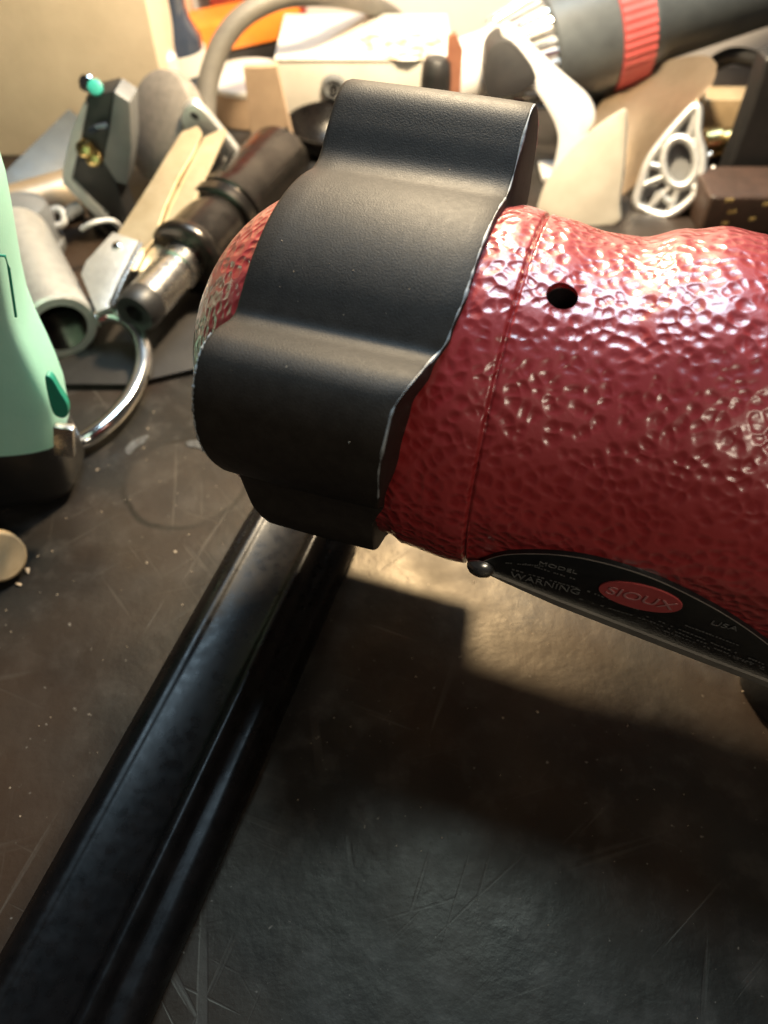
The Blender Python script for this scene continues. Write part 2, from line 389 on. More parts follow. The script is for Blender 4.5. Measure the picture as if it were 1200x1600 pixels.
# nameplate
def PP(x, y, off=0.0): return ON(x, y, O + PN * (PK + off), PN)
arc = [(744, 884), (765, 873), (800, 866), (870, 867), (940, 879), (1020, 904), (1100, 942), (1160, 978), (1215, 1019), (1290, 1080)]
low = [(1310, 1106), (1200, 1062), (1100, 1024), (1000, 985), (870, 935), (790, 903), (752, 889)]
pts = spline([PP(*p) for p in arc], 5) + [PP(*p) for p in low]
plate = link('nameplate', prism(pts, PN * -.0022, .0003, 2), 'plate', tool); plate['label'] = 'black nameplate with a red oval logo and small print'
bm = bmesh.new(); tube(bm, spline([PP(*p, .0001) for p in arc], 6), .00012, 6); link('plate_bead', bm, 'plate_edge', plate)
PX = A; PY = PN.cross(A); PY = PY if PY.z > 0 else -PY
lo = [PP(*p) for p in low[::-1]]
bm = bmesh.new(); prev = None
for i, p in enumerate(lo):
    hgt = .0006 + .0034 * min(1, i / 2.2)
    c = [bm.verts.new(q) for q in (p + PN * .0006, p + PN * .0004 - PY * hgt, p - PN * .008 - PY * hgt, p - PN * .008)]
    if prev:
        for j in range(4): bm.faces.new((prev[j], prev[(j + 1) % 4], c[(j + 1) % 4], c[j]))
    else: bm.faces.new(c)
    prev = c
bm.faces.new(prev)
link('plate_flange', bm, 'plate_edge', plate)
oc = PP(1000, 932); ov = [oc + (PX * math.cos(t) * .0090 + PY * math.sin(t) * .0068) + PN * .00035 for t in [2 * math.pi * k / 48 for k in range(48)]]
link('logo_oval', prism(ov, PN * -.0008, .00008, 1), 'logo_red', plate)
def text(body_, px, py, size, m, off=.0004, xs=1.0, shear=0.0):
    c = bpy.data.curves.new('lettering', 'FONT'); c.body = body_; c.size = size; c.extrude = .00006; c.align_x = 'CENTER'; c.align_y = 'CENTER'; c.shear = shear
    t = bpy.data.objects.new('t', c); COL.objects.link(t); dg = bpy.context.evaluated_depsgraph_get(); dg.update()
    me = bpy.data.meshes.new_from_object(t.evaluated_get(dg), depsgraph=dg); bpy.data.objects.remove(t)
    mt = Matrix((PX * xs, PY, PN)).transposed().to_4x4(); mt.translation = PP(px, py) + PN * off
    me.transform(mt); me.materials.clear(); me.materials.append(M[m]); me.name = 'lettering'
    o = bpy.data.objects.new('lettering', me); COL.objects.link(o); o.parent = plate
    return o
text('SIOUX', 1000, 932, .0062, 'logo_print', .0005, .82, .1)
text('WARNING', 852, 911, .0046, 'print', .0002, .74)
text('MODEL', 872, 886, .0026, 'print', .0002)
text('USA', 1132, 977, .0036, 'print', .0002, .9)
# lines of print too small to read
bm = bmesh.new()
for (x0, y0, x1, y1) in ((800, 889, 905, 919), (905, 935, 1010, 968), (912, 921, 1000, 953), (1010, 962, 1110, 1002), (1020, 978, 1110, 1013), (1070, 976, 1155, 1008), (790, 879, 850, 884), (1015, 970, 1105, 1006), (1115, 1012, 1195, 1043), (820, 880, 900, 905), (930, 955, 1000, 975), (1110, 1003, 1195, 1038), (1130, 1020, 1195, 1046)):
    n = 16
    for k in range(n):
        if random.random() < .18: continue
        a = k / n; b = a + random.uniform(.5, .85) / n
        pa = PP(x0 + (x1 - x0) * a, y0 + (y1 - y0) * a) + PN * .00025; pb = PP(x0 + (x1 - x0) * b, y0 + (y1 - y0) * b) + PN * .00025
        h = PY * random.uniform(.0005, .0009)
        bm.faces.new([bm.verts.new(q) for q in (pa, pb, pb + h, pa + h)])
o = link('small_print', bm, 'print', plate, 0); o['kind'] = 'stuff'
bm = bmesh.new(); sp = PP(752, 884) + PN * .0002
lathe(bm, [(0, .0034), (.0008, .0033), (.0017, .0026), (.0023, .0014), (.0025, 0)], sp, PN, 24); link('plate_screw', bm, 'steel', plate)
# handle below the housing, standing on the bench
hs = .112; bm = bmesh.new(); prev = None
for i in range(13):
    t = i / 12; z = O.z - .03 - (O.z - .03) * t; cx = hs + .004 * math.sin(t * 3)
    c0 = O + A * cx; c0 = V3((c0.x, c0.y, z)); ra = .0215 + .002 * math.sin(t * 9) + (.003 if t > .9 else 0); rb = .020
    c = [bm.verts.new(c0 + A * ra * math.cos(u) + VV * rb * math.sin(u)) for u in [2 * math.pi * k / 32 for k in range(32)]]
    if prev:
        for k in range(32): bm.faces.new((prev[k], prev[(k + 1) % 32], c[(k + 1) % 32], c[k]))
    else: bm.faces.new(c)
    prev = c
bm.faces.new(prev); link('grip', bm, 'black', tool, 50)

# ------------------------------------------------------------------ gloss black ridged bar
a0 = G(462, 838, .014); a1 = G(100, 1560, .014); bd = (a1 - a0); bd.z = 0; bd.normalize(); bx = Z.cross(bd).normalized()
if bx.x < 0: bx = -bx
# section: (across, height)
secp = [(-.0225, 0), (-.023, .006), (-.0212, .011), (-.0165, .0148), (-.0145, .0152), (-.0132, .0146), (-.012, .0142), (.003, .0142), (.0042, .0146), (.0052, .0162), (.0066, .0172), (.0082, .0168), (.0095, .0152), (.0102, .0132), (.0112, .0124), (.0135, .0126), (.0160, .0118), (.0178, .0092), (.0185, .004), (.018, 0)]
bar0 = V3((a0.x, a0.y, 0)) - bd * .012
bm = bmesh.new(); prev = None; L_ = .33
for i in range(34):
    c0 = bar0 + bd * (L_ * i / 33); k = 1.0 - (.02 if i in (0, 33) else 0)
    c = [bm.verts.new(c0 + bx * u * k + Z * (w * k)) for u, w in secp]
    if prev:
        for j in range(len(c)): bm.faces.new((prev[j], prev[(j + 1) % len(c)], c[(j + 1) % len(c)], c[j]))
    else: bm.faces.new(c)
    prev = c
bm.faces.new(prev)
tag(link('ridged_bar', bm, 'gloss', None, 50), 'long glossy black ridged bar lying on the bench from under the red tool', 'bar')

# ------------------------------------------------------------------ mint green tool at the left
tl = thing('mint_tool', 'mint green plastic tool housing on a black rubber foot', 'power tool', (-.15, .235, 0))
Yt = .190
def stack(levels, depth, ex=4.0, n=56, xl=-.30):
    bm = bmesh.new(); prev = None
    for (p, dp) in levels:
        xr, z = p.x, p.z; xc = (xr + xl) / 2; hx = (xr - xl) / 2; c = []
        for k in range(n):
            u = 2 * math.pi * k / n; cu, su = math.cos(u), math.sin(u)
            c.append(bm.verts.new(V3((xr - dp - (dp * 1.0) * (1 - abs(cu) ** (2 / ex) * (1 if cu > 0 else -1)) * .5 * 2 + dp * 1.0 if False else xc + hx * abs(cu) ** (2 / ex) * (1 if cu > 0 else -1), Yt + .016 + dp * abs(su) ** (2 / ex) * (1 if su > 0 else -1), z))))
        if prev:
            for k in range(n): bm.faces.new((prev[k], prev[(k + 1) % n], c[(k + 1) % n], c[k]))
        else: bm.faces.new(c)
        prev = c
    bm.faces.new(prev); return bm
XL = -.26
lv = [(V3((AT(x, y, Yt + .022).x, 0, AT(x, y, Yt + .002).z)), .016) for x, y in ((133, 712), (131, 690), (124, 655), (112, 622), (98, 590), (80, 552), (66, 515), (56, 470), (48, 425), (40, 380), (30, 330), (16, 285), (-4, 250), (-40, 215), (-70, 200))]
housing = link('housing', stack(lv, .035, 5, 72, XL), 'teal', tl, 40)
zb = lv[0][0].z
foot = [(V3((G(112, 790, 0).x - .002, 0, 0)), .0150), (V3((lv[0][0].x - .004, 0, .002)), .0162), (V3((lv[0][0].x - .0005, 0, .006)), .0168), (V3((lv[0][0].x + .0004, 0, zb - .003)), .0168), (V3((lv[0][0].x - .0002, 0, zb + .0008)), .0163)]
link('rubber_foot', stack(foot, .035, 5, 72, XL - .001), 'black', tl, 40)
yf = Yt - .0005
def tfront(x, y, off=0): return AT(x, y, Yt + off)
bm = prism(spline([tfront(*p, -.0004) for p in ((70, 590), (80, 592), (92, 612), (104, 632), (106, 648), (98, 654), (84, 648), (76, 625))], 4, True), V3((0, .003, 0)), .0003, 1)
link('recess_insert', bm, 'teal_dark', tl)
bm = prism([tfront(*p, -.0008) for p in ((82, 668), (114, 672), (116, 716), (84, 712))], V3((0, .003, 0)), .0006, 2)
link('clip', bm, 'steel', tl)
bm = bmesh.new(); tube(bm, [tfront(*p, -.0001) for p in ((-20, 398), (8, 400), (14, 420), (25, 495))], .0004, 6); link('panel_line', bm, 'teal_dark', tl)

# ------------------------------------------------------------------ small wooden plug
c = G(2, 876, .006); bm = bmesh.new(); ax = V3((.55, -.55, .45))
lathe(bm, [(-.0035, 0), (-.0035, .0078), (-.0028, .0088), (.0028, .0088), (.0035, .0080), (.0035, 0)], c, ax, 36)
lo_ = min(v.co.z for v in bm.verts); bmesh.ops.translate(bm, verts=bm.verts[:], vec=(0, 0, -lo_))
tag(link('round_plug', bm, 'wood'), 'small pale tan disc with rounded edge lying in front of the mint green tool', 'disc')

# ------------------------------------------------------------------ dark plate on the bench
pts = [G(*p, .003) for p in ((70, 600), (200, 600), (345, 566), (345, 455), (240, 430), (90, 480))]
tag(link('steel_plate', prism(pts, V3((0, 0, -.0028)), .0006, 2), 'darkplate'), 'flat dark grey plate lying on the bench under the steel spindle', 'plate')

# ------------------------------------------------------------------ steel spindle
pn = G(214, 487, .0235); pf = G(440, 246, .0235); ax = (pf - pn); Ls = ax.length; ax.normalize()
sp = thing('steel_spindle', 'oily dark steel stepped spindle shaft lying beside the tin snips', 'spindle', ((pn.x + pf.x) / 2, (pn.y + pf.y) / 2, .003))
def sect(name, prof, m): 
    b = bmesh.new(); lathe(b, [(s * Ls, r * 1.12) for s, r in prof], pn, ax, 48); return link(name, b, m, sp, 30)
sect('end_nut', [(0, .0036), (-.012, .0036), (-.014, .0044), (-.015, .0075), (.0, .0086), (.03, .0088), (.05, .0086), (.05, .0036), (.03, .0036), (.03, 0), (.0, 0)][:9] + [(.055, .003), (.0, .003)], 'black')
b = bmesh.new(); lathe(b, [(.004, 0), (.004, .0033)], pn, ax, 6); link('socket', b, 'black', sp)
sect('shaft', [(.05, .0), (.05, .0086), (.19, .0088), (.20, .0080), (.215, .0080), (.22, .0092), (.30, .0092), (.30, 0)], 'steel')
sect('flange', [(.27, 0), (.27, .0125), (.275, .0150), (.285, .0160), (.30, .0164), (.315, .0160), (.33, .0148), (.53, .0145), (.53, 0)], 'darksteel')
sect('collar', [(.50, 0), (.50, .0158), (.505, .0172), (.54, .0178), (.545, .0168), (.555, .0168), (.56, .0180), (.60, .0180), (.605, .0165), (.60, 0)], 'darksteel')
sect('sleeve', [(.60, 0), (.60, .0158), (.61, .0166), (.96, .0166), (.985, .0160), (1.0, .0140), (1.0, .006), (.98, .005), (.98, 0)], 'darksteel')

# ------------------------------------------------------------------ aluminium tube
pn = G(96, 513, .0172); pf = G(28, 372, .0172); ax = (pf - pn); Lt = ax.length; ax.normalize(); ro = .0158; ri = .0106
al = thing('threaded_tube', 'bright aluminium tube with a threaded bore lying by the mint green tool', 'tube', ((pn.x + pf.x) / 2, (pn.y + pf.y) / 2, 0))
b = bmesh.new(); prof = [(.0, ri + .0006), (0.0, ro - .0012), (.0010, ro), (Lt, ro), (Lt, ri)]
lathe(b, [(s, r) for s, r in prof], pn, ax, 56); link('tube_wall', b, 'alu', al, 30)
b = bmesh.new(); pr = []
for i in range(16): pr += [(i * .0022, ri + .0005), (i * .0022 + .0011, ri - .0006)]
lathe(b, pr, pn + ax * .0002, ax, 40); link('thread', b, 'darksteel', al, 20)

# ------------------------------------------------------------------ grey knob behind tube
b = bmesh.new(); c = G(52, 395, .0)
lathe(b, [(0, 0), (0, .0165), (.0015, .0175), (.006, .0178), (.0075, .0165), (.009, .0165), (.022, .0158), (.026, .0145), (.028, .011), (.029, 0)], V3((c.x, c.y, 0)), V3((0, 0, 1)), 48)
tag(link('machine_foot', b, 'grey'), 'round blue-grey plastic machine foot behind the aluminium tube', 'foot')

# ------------------------------------------------------------------ tin snips
q0 = G(190, 600, .008); q1 = G(350, 205, .050); dd = (q1 - q0).normalized(); side = dd.cross(Z).normalized(); sn = side.cross(dd).normalized()
sn = sn if sn.z > 0 else -sn; 
def SN(x, y, off=0): return ON(x, y, q0 + sn * off, sn)
ts = thing('tin_snips', 'old metal tin snips with tan worn blades and a chromed loop handle', 'snips', (q0.x, q0.y, .003))
bm = prism([SN(*p, .004) for p in ((178, 372), (225, 300), (262, 240), (284, 206), (308, 196), (316, 206), (302, 238), (280, 275), (258, 322), (240, 375), (225, 392))], sn * -.0016, .0003, 1); link('blade', bm, 'blade', ts, 25)
bm = prism([SN(*p, .0015) for p in ((214, 424), (228, 392), (248, 366), (268, 312), (296, 258), (318, 214), (350, 199), (354, 205), (330, 258), (305, 310), (268, 368), (228, 424))], sn * -.0016, .0003, 1); link('blade', bm, 'blade', ts, 25)
bm = prism([SN(*p, .0072) for p in ((176, 362), (216, 376), (212, 395), (180, 455), (170, 480), (150, 488), (140, 462), (126, 428), (134, 408))], sn * -.0032, .0006, 2); link('pivot_plate', bm, 'alu', ts, 25)
bm = prism([SN(*p, .0074) for p in ((217, 374), (222, 380), (192, 440), (176, 478), (168, 476), (186, 436))], sn * -.0050, .0004, 2); link('bright_edge', bm, 'steel', ts, 25)
bm = bmesh.new(); lathe(bm, [(0, .0023), (.0008, .0021), (.0013, .0012), (.0014, 0)], SN(183, 384, .0072), sn, 20); link('rivet', bm, 'chrome', ts)
lp = [G(x, y, z) for x, y, z in ((150, 500, .017), (172, 492, .017), (200, 502, .016), (220, 530, .013), (224, 568, .010), (208, 612, .008), (182, 648, .007), (150, 676, .006), (126, 690, .005), (104, 690, .0045))]
bm = bmesh.new(); tube(bm, spline(lp, 8), .0037, 14, False, .9); link('loop_handle', bm, 'chrome', ts, 60)

# ------------------------------------------------------------------ terminal block
pb = G(160, 330, .018); tb = thing('terminal_block', 'black terminal block on a white plate with brass screws and a green wire end', 'terminal block', (pb.x, pb.y, .0))
by = AT(160, 330, pb.y).y
def TB(x, y, off=0): return AT(x, y, pb.y + .004 + off)
bk = V3((.002, .011, .002))
link('body', prism([TB(*p) for p in ((134, 152), (177, 142), (172, 190), (164, 245), (180, 285), (200, 340), (190, 352), (112, 282), (118, 250), (126, 200))], bk, .0008, 2), 'black', tb, 25)
link('side_cover', prism([TB(*p, -.001) for p in ((178, 143), (203, 160), (206, 230), (198, 290), (181, 284), (161, 252), (170, 205))], bk, .0008, 2), 'grey', tb, 25)
link('mounting_plate', prism([TB(*p, -.0015) for p in ((131, 160), (136, 166), (120, 246), (112, 280), (168, 340), (160, 348), (98, 288), (97, 268), (112, 205), (120, 185))], bk * .8, .0004, 2), 'whitepl', tb, 25)
for (x, y) in ((134, 232), (148, 246)):
    bm = bmesh.new(); lathe(bm, [(0, .0042), (.002, .0042), (.0028, .0032), (.003, .0008), (.0022, .0006), (.0022, 0)], TB(x, y, -.001), V3((-.1, -.9, .4)), 20); link('brass_screw', bm, 'brass', tb)
bm = bmesh.new(); tube(bm, [TB(138, 225, -.004), TB(150, 240, -.003), TB(158, 250, 0)], .0013, 8); link('brass_strap', bm, 'brass', tb)
bm = bmesh.new(); tube(bm, [TB(142, 205, -.002), TB(152, 199, -.004), TB(168, 196, -.003)], .0016, 8); link('wire_slot', bm, 'glass', tb)
bm = bmesh.new(); lathe(bm, [(0, .0034), (.0025, .0034), (.0031, .002), (.0032, 0)], TB(150, 138, 0), V3((.2, -.8, .6)), 18); link('green_wire_end', bm, mat('green_wire', (.05, .45, .36), (.03, .3, .25), .4), tb)
bm = bmesh.new(); lathe(bm, [(0, .0040), (.002, .0040), (.003, .0028), (.0032, 0)], TB(138, 130, .002), V3((-.3, -.8, .6)), 18); link('bright_screw', bm, 'chrome', tb)
lg = TB(165, 345, .002); bm = boxbm(V3((lg.x - .010, lg.y + .004, 0)), V3((.022, 0, 0)), V3((0, .014, 0)), V3((0, 0, lg.z + .004)), .001); link('base_block', bm, 'black', tb)

# ring terminal and loose wire
c = AT(90, 340, pb.y - .004); n = V3((-.25, -.75, .6)).normalized(); x_, y_, z_ = frame(n)
rt = thing('ring_terminal', 'small pale ring terminal with grey barrel below the terminal block', 'terminal', (c.x, c.y, 0))
bm = bmesh.new(); tube(bm, [c + x_ * math.cos(t) * .0042 + y_ * math.sin(t) * .0042 for t in [2 * math.pi * k / 32 for k in range(32)]], .0019, 10, True); link('ring', bm, 'whitepl', rt, 60)
bm = bmesh.new(); tube(bm, [c + x_ * .004 + V3((.001, .001, 0)), AT(112, 330, pb.y - .001), AT(126, 322, pb.y + .002)], [.0026, .0036, .0036], 14); link('barrel', bm, 'grey', rt, 50)
p = [AT(126, 322, pb.y + .002), AT(132, 345, pb.y + .004), V3((c.x + .016, c.y + .006, .012)), V3((c.x + .02, c.y + .01, .001))]
bm = bmesh.new(); tube(bm, spline(p, 6), .0014, 8); link('lead', bm, 'black', rt, 60)
p = [G(128, 358, .02), G(142, 350, .024), G(160, 345, .024), G(178, 346, .022), G(190, 360, .012), G(192, 372, .0015)]
bm = bmesh.new(); tube(bm, spline(p, 6), .0013, 8); tag(link('bare_wire', bm, 'whitepl', None, 60), 'short white wire curving below the terminal block', 'wire')

# ------------------------------------------------------------------ abrasive cup wheel and eyelet strap
c = AT(262, 202, .425); ax = V3((-.62, -.62, .48))
bm = bmesh.new(); lathe(bm, [(-.012, 0), (-.012, .018), (-.004, .027), (.0, .0285), (.006, .0275), (.008, .024), (.010, .015), (.011, .006), (.011, 0)], c, ax, 48)
lo_ = min(v.co.z for v in bm.verts); 
whl = thing('grinding_wheel', 'worn grey-brown abrasive cup wheel leaning behind the tin snips', 'grinding wheel', (c.x, c.y, 0))
link('wheel', bm, 'stone', whl, 35)
bm = boxbm(V3((c.x - .016, c.y + .010, 0)), V3((.04, 0, 0)), V3((0, .022, 0)), V3((0, 0, max(.008, lo_ + .012))), .002); link('backing_pad', bm, 'black', whl)
ey = thing('eyelet_strap', 'pale metal strap with an eyelet hole beside the grinding wheel', 'strap', (c.x + .02, c.y - .03, 0))
Ye = .405
out = spline([AT(x, y, Ye) for x, y in ((288, 172), (305, 164), (322, 178), (345, 205), (364, 228), (374, 244), (356, 250), (340, 232), (318, 216), (296, 210), (284, 192))], 3, True)
hole = [AT(304 + 7 * math.cos(t), 181 + 5 * math.sin(t) + 3 * math.cos(t), Ye) for t in [2 * math.pi * k / 14 for k in range(14)]]
link('strap', prism(out, V3((0, .004, .002)), .0005, 2), 'alu', ey)
link('eyelet', prism(hole, V3((0, -.0004, .0)), 0, 1), 'black', ey, 0)
p = [AT(362, 245, Ye + .001), AT(372, 268, Ye + .004), G(372, 300, .001)]
bm = bmesh.new(); tube(bm, spline(p, 5), .0035, 10, False, .4); link('strap_tail', bm, 'alu', ey)

# ------------------------------------------------------------------ board at the left, flat bar, brass pipe
xr = AT(248, 100, .475).x
bm = boxbm(V3((-.55, .475, 0)), V3((xr + .55, 0, 0)), V3((0, .12, 0)), V3((0, 0, .30)), .0015); tag(link('cardboard_box', bm, 'card'), 'big plain beige cardboard box standing at the back of the bench', 'box')
e0, e1 = G(8, 318, .012), AT(134, 190, .462); dv = (e1 - e0); nrm = V3((.35, -.55, .75)); wv = dv.cross(nrm).normalized() * .011
bm = boxbm(e0 - wv, dv, wv * 2, dv.cross(wv).normalized() * .0025, .0005); tag(link('flat_bar', bm, 'drill'), 'flat grey strip leaning on the beige cardboard box', 'strip')
f0, f1 = G(0, 335, .0125), G(118, 300, .0125); bm = bmesh.new(); dv = (f1 - f0).normalized()
lathe(bm, [(-.05, .0095), (-.05, .0125), ((f1 - f0).length, .0125), ((f1 - f0).length, .0095)], f0, dv, 36, True); tag(link('brass_pipe', bm, 'tan', None, 30), 'short dull brown metal pipe below the grey strip', 'pipe')

# ------------------------------------------------------------------ back-left clutter
def upright(name, label, cat, x0, x1, ytop, Y, dep, m, yaw=0, bw=.001):
    a = AT(x0, ytop, Y); b = AT(x1, ytop, Y); w = (b.x - a.x)
    ex = V3((math.cos(yaw), math.sin(yaw), 0)) * w; eyv = V3((-math.sin(yaw), math.cos(yaw), 0)) * dep
    o = link(name, boxbm(V3((a.x, a.y, 0)), ex, eyv, Z * a.z, bw), m); return tag(o, label, cat)
# glass jar
c = AT(268, 60, .535); jar = thing('glass_jar', 'dark blue glass jar with a bright rim behind the beige box', 'jar', (c.x, .535, 0))
bm = bmesh.new(); h = AT(268, 10, .535).z; lathe(bm, [(0, 0), (0, .016), (.003, .0185), (h * .75, .0185), (h * .9, .013), (h * 1.0, .012), (h + .02, .012), (h + .02, 0)], V3((c.x, .535, 0)), Z, 36); link('body', bm, 'glass', jar)
bm = bmesh.new(); lathe(bm, [(0, .0195), (.012, .0195), (.012, .0188), (0, .0188)], V3((c.x, .535, h * .45)), Z, 36, True); link('paper_band', bm, 'white', jar)
a = AT(262, 138, .50); bm = bmesh.new(); lathe(bm, [(0, 0), (0, .0085), (.001, .0092), (a.z + .017, .0092), (a.z + .019, .007), (a.z + .020, 0)], V3((a.x - .001, .502, 0)), Z, 28)
tag(link('white_canister', bm, 'whitepl'), 'slim white canister standing beside the beige cardboard box', 'canister')
# tray with orange lid
a = AT(268, 98, .540); b = AT(470, 62, .590); ex = (b - a); ex.z = 0; nrm = V3((-ex.y, ex.x, 0)).normalized(); zt = a.z
tr = thing('tool_tray', 'black tool tray with a bright orange lid behind the grey hose', 'tray', (a.x, a.y, 0))
link('body', boxbm(V3((a.x, a.y, 0)), ex, nrm * .03, Z * zt, .002), 'black', tr)
link('lid', boxbm(V3((a.x, a.y, zt + .0003)) - nrm * .003, ex, nrm * .033, Z * .017, .002), 'orange', tr)
a = AT(335, 60, .603); b = AT(480, 60, .603); 
bm = boxbm(V3((a.x, .604, 0)), V3((b.x - a.x, 0, 0)), V3((0, .014, 0)), Z * .22, .002); tag(link('red_case', bm, 'darkred'), 'dull red flat metal case standing against the wall behind the orange lid', 'case')
# hose
p = [G(352, 262, .007), AT(326, 205, .455), AT(322, 160, .462), AT(330, 110, .470), AT(352, 58, .478), AT(388, 20, .486), AT(440, -4, .495), AT(500, -8, .505), AT(560, 2, .550), AT(606, 20, .590), AT(640, 50, .602), V3((.045, .608, .006))]
bm = bmesh.new(); tube(bm, spline(p, 8), .0058, 14, hint=V3((0, 1, 0))); tag(link('grey_hose', bm, 'midgrey', None, 60), 'grey rubber hose arching over the orange lid to behind the white box', 'hose')
# tape roll
c = G(384, 205, 0); rl = thing('tape_roll', 'low round tin with cream lid and brown side behind the cardboard strip', 'tin', (c.x, c.y + .03, 0))
cc = V3((c.x + .002, c.y + .028, 0)); bm = bmesh.new(); lathe(bm, [(0, 0), (0, .027), (.001, .028), (.020, .028), (.020, 0)], cc, Z, 48); link('side', bm, 'card2', rl)
bm = bmesh.new(); lathe(bm, [(.0203, 0), (.0203, .0285), (.0228, .0285), (.0238, .0275), (.0238, .006), (.0222, .0055), (.0222, 0)], cc, Z, 48); link('lid', bm, 'white', rl)
# cardboard strip
pts = [AT(x, y, Y) for x, y, Y in ((379, 108, .462), (432, 102, .462))]
b0, b1 = G(398, 246, 0), G(452, 246, 0); yb = .447
bm = bmesh.new(); q = [AT(380, 106, .466), AT(433, 102, .466), G(468, 262, .0), G(398, 258, .0)]
tag(link('cardboard_strip', prism(q, V3((0, .004, .0006)), .0004, 1), 'card2'), 'brown cardboard strip leaning against the white box', 'cardboard')
# white box
a = AT(430, 96, .500); b = AT(706, 112, .500); wb = thing('white_box', 'white carton with a rusty stain on top behind the black lobed ring', 'box', (a.x, a.y, 0))
link('carton', boxbm(V3((a.x, .500, 0)), V3((b.x - a.x, 0, 0)), V3((0, .075, 0)), Z * a.z, .0012), 'white', wb)
link('lid_panel', boxbm(V3((a.x - .0006, .4994, a.z + .0002)), V3((b.x - a.x + .0012, 0, 0)), V3((0, .0765, 0)), Z * .0012, .0004), 'white', wb)
st = [V3((G(x, y, a.z + .0018).x, G(x, y, a.z + .0018).y, a.z + .00165)) for x, y in ((560, 62), (600, 50), (680, 54), (690, 80), (640, 94), (580, 84))]
link('rust_stain', prism(spline(st, 4, True), Z * -.0001, 0), 'stain', wb, 0)
bm = bmesh.new(); dc = AT(522, 136, .4997); lathe(bm, [(0, .0078), (.002, .0075), (.003, .0055), (.0015, .0045), (.0015, 0)], dc, V3((0, -1, 0)), 28); link('dial', bm, 'grey', wb)
bm = bmesh.new(); lathe(bm, [(0, .0028), (.004, .0024), (.0045, 0)], dc, V3((0, -1, 0)), 18); link('dial_knob', bm, 'chrome', wb)
# dark cup and black cap
c = G(512, 246, 0); bm = bmesh.new(); cc = V3((c.x + .006, c.y - .004, 0))
lathe(bm, [(0, 0), (0, .012), (.004, .019), (.010, .0255), (.018, .0292), (.0225, .0302), (.0235, .0298), (.0232, .0285), (.017, .0262), (.009, .020), (.004, .010), (.0035, 0)], cc, Z, 56); tag(link('dark_bowl', bm, 'gloss'), 'shallow dark glossy bowl in front of the white box', 'bowl')
c = G(520, 268, 0); bm = bmesh.new(); lathe(bm, [(0, 0), (0, .017), (.002, .0185), (.009, .0185), (.011, .017), (.0118, .0), ], V3((c.x - .002, c.y - .016, 0)), Z, 40); tag(link('rubber_puck', bm, 'black'), 'low round black rubber puck between the spindle and the dark bowl', 'puck')

# ------------------------------------------------------------------ back-right clutter
# grey tool with red band (lathe), resting on the casting and scoop
dc = AT(930, 52, .515); d2 = AT(1210, -38, .545); ax = (d2 - dc).normalized()
dr = thing('grey_drill', 'dark grey round tool with a red ribbed band and bright ribbed nose', 'power tool', (dc.x, dc.y, 0))
def ds(name, prof, m, n=56):
    bm = bmesh.new(); lathe(bm, prof, dc, ax, n); return link(name, bm, m, dr, 30)
ds('body', [(-.036, 0), (-.036, .030), (-.034, .0325), (.002, .0335), (.004, 0)], 'drill')
bm = bmesh.new(); x_, y_, z_ = frame(ax); prev = None
for i, (s_, r_) in enumerate(((.002, .031), (.0025, .0345), (.022, .0342), (.0225, .030))):
    c = [bm.verts.new(dc + z_ * s_ + (x_ * math.cos(2 * math.pi * k / 96) + y_ * math.sin(2 * math.pi * k / 96)) * (r_ + (.0007 if k % 2 else 0))) for k in range(96)]
    if prev:
        for k in range(96): bm.faces.new((prev[k], prev[(k + 1) % 96], c[(k + 1) % 96], c[k]))
    else: bm.faces.new(c)
    prev = c
bm.faces.new(prev); link('red_band', bm, 'redband', dr, 20)
ds('barrel', [(.022, 0), (.022, .031), (.025, .0315), (.038, .0265), (.20, .0245), (.20, 0)], 'drill')
for k in range(36):
    u = 2 * math.pi * k / 36; rd = x_ * math.cos(u) + y_ * math.sin(u); tg = z_.cross(rd)
    p0 = dc - z_ * .0355 + rd * .029; p1 = dc - z_ * .062 + rd * .0225
    bm = boxbm(p0 - tg * .0013, p1 - p0, tg * .0026, rd * .0028, .0004, 1); link('rib', bm, 'chrome', dr, 30)
ds('nose', [(-.036, 0), (-.036, .0295), (-.062, .023), (-.064, .020), (-.10, .0185), (-.102, .0165), (-.102, 0)], 'whitepl')
gb = V3((dc.x - .012, dc.y - .008, 0)); link('grip', boxbm(gb, V3((.024, -.002, 0)), V3((0, .018, 0)), V3((.002, .002, dc.z)), .003, 3), 'black', dr)
# white casting
Yc = .445
def prism_y(pxs, Y, back, sm=3, bw=.0012): return prism(spline([ON(x, y, AT(sum(p[0] for p in pxs) / len(pxs), sum(p[1] for p in pxs) / len(pxs), Y), V3((0, -.94, .34))) for x, y in pxs], sm, True), back, bw, 2)
wc = thing('white_casting', 'curved white plastic arm behind the black lobed ring', 'casting', (AT(880, 300, Yc).x, Yc, 0))
link('arm', prism_y([(782, 52), (800, 46), (838, 86), (882, 126), (918, 158), (930, 188), (916, 216), (920, 256), (908, 300), (890, 345), (846, 345), (868, 250), (870, 205), (848, 160), (812, 108)], Yc, V3((.002, .010, 0)), 4, .002), 'whitepl', wc, 50)
link('socket', prism_y([(760, 85), (790, 62), (826, 96), (838, 130), (800, 150), (760, 150)], Yc + .004, V3((0, .02, 0)), 3, .001), 'black', wc, 40)
fz = AT(870, 345, Yc); link('base', boxbm(V3((AT(835, 345, Yc).x, Yc - .003, 0)), V3((.025, 0, 0)), V3((0, .02, 0)), Z * max(.004, fz.z + .004), .001), 'whitepl', wc)
# cream plate
pl = [(846, 300), (868, 262), (905, 220), (932, 198), (962, 178), (976, 178), (975, 250), (966, 320), (958, 352), (846, 352)]
cp = prism_y(pl, .405, V3((.002, .003, 0)), 3, .0006); zmin = min(v.co.z for v in cp.verts)
tag(link('cream_plate', cp, 'cream', None, 30), 'thin cream plastic plate standing between the white arm and the aluminium casting', 'plate')
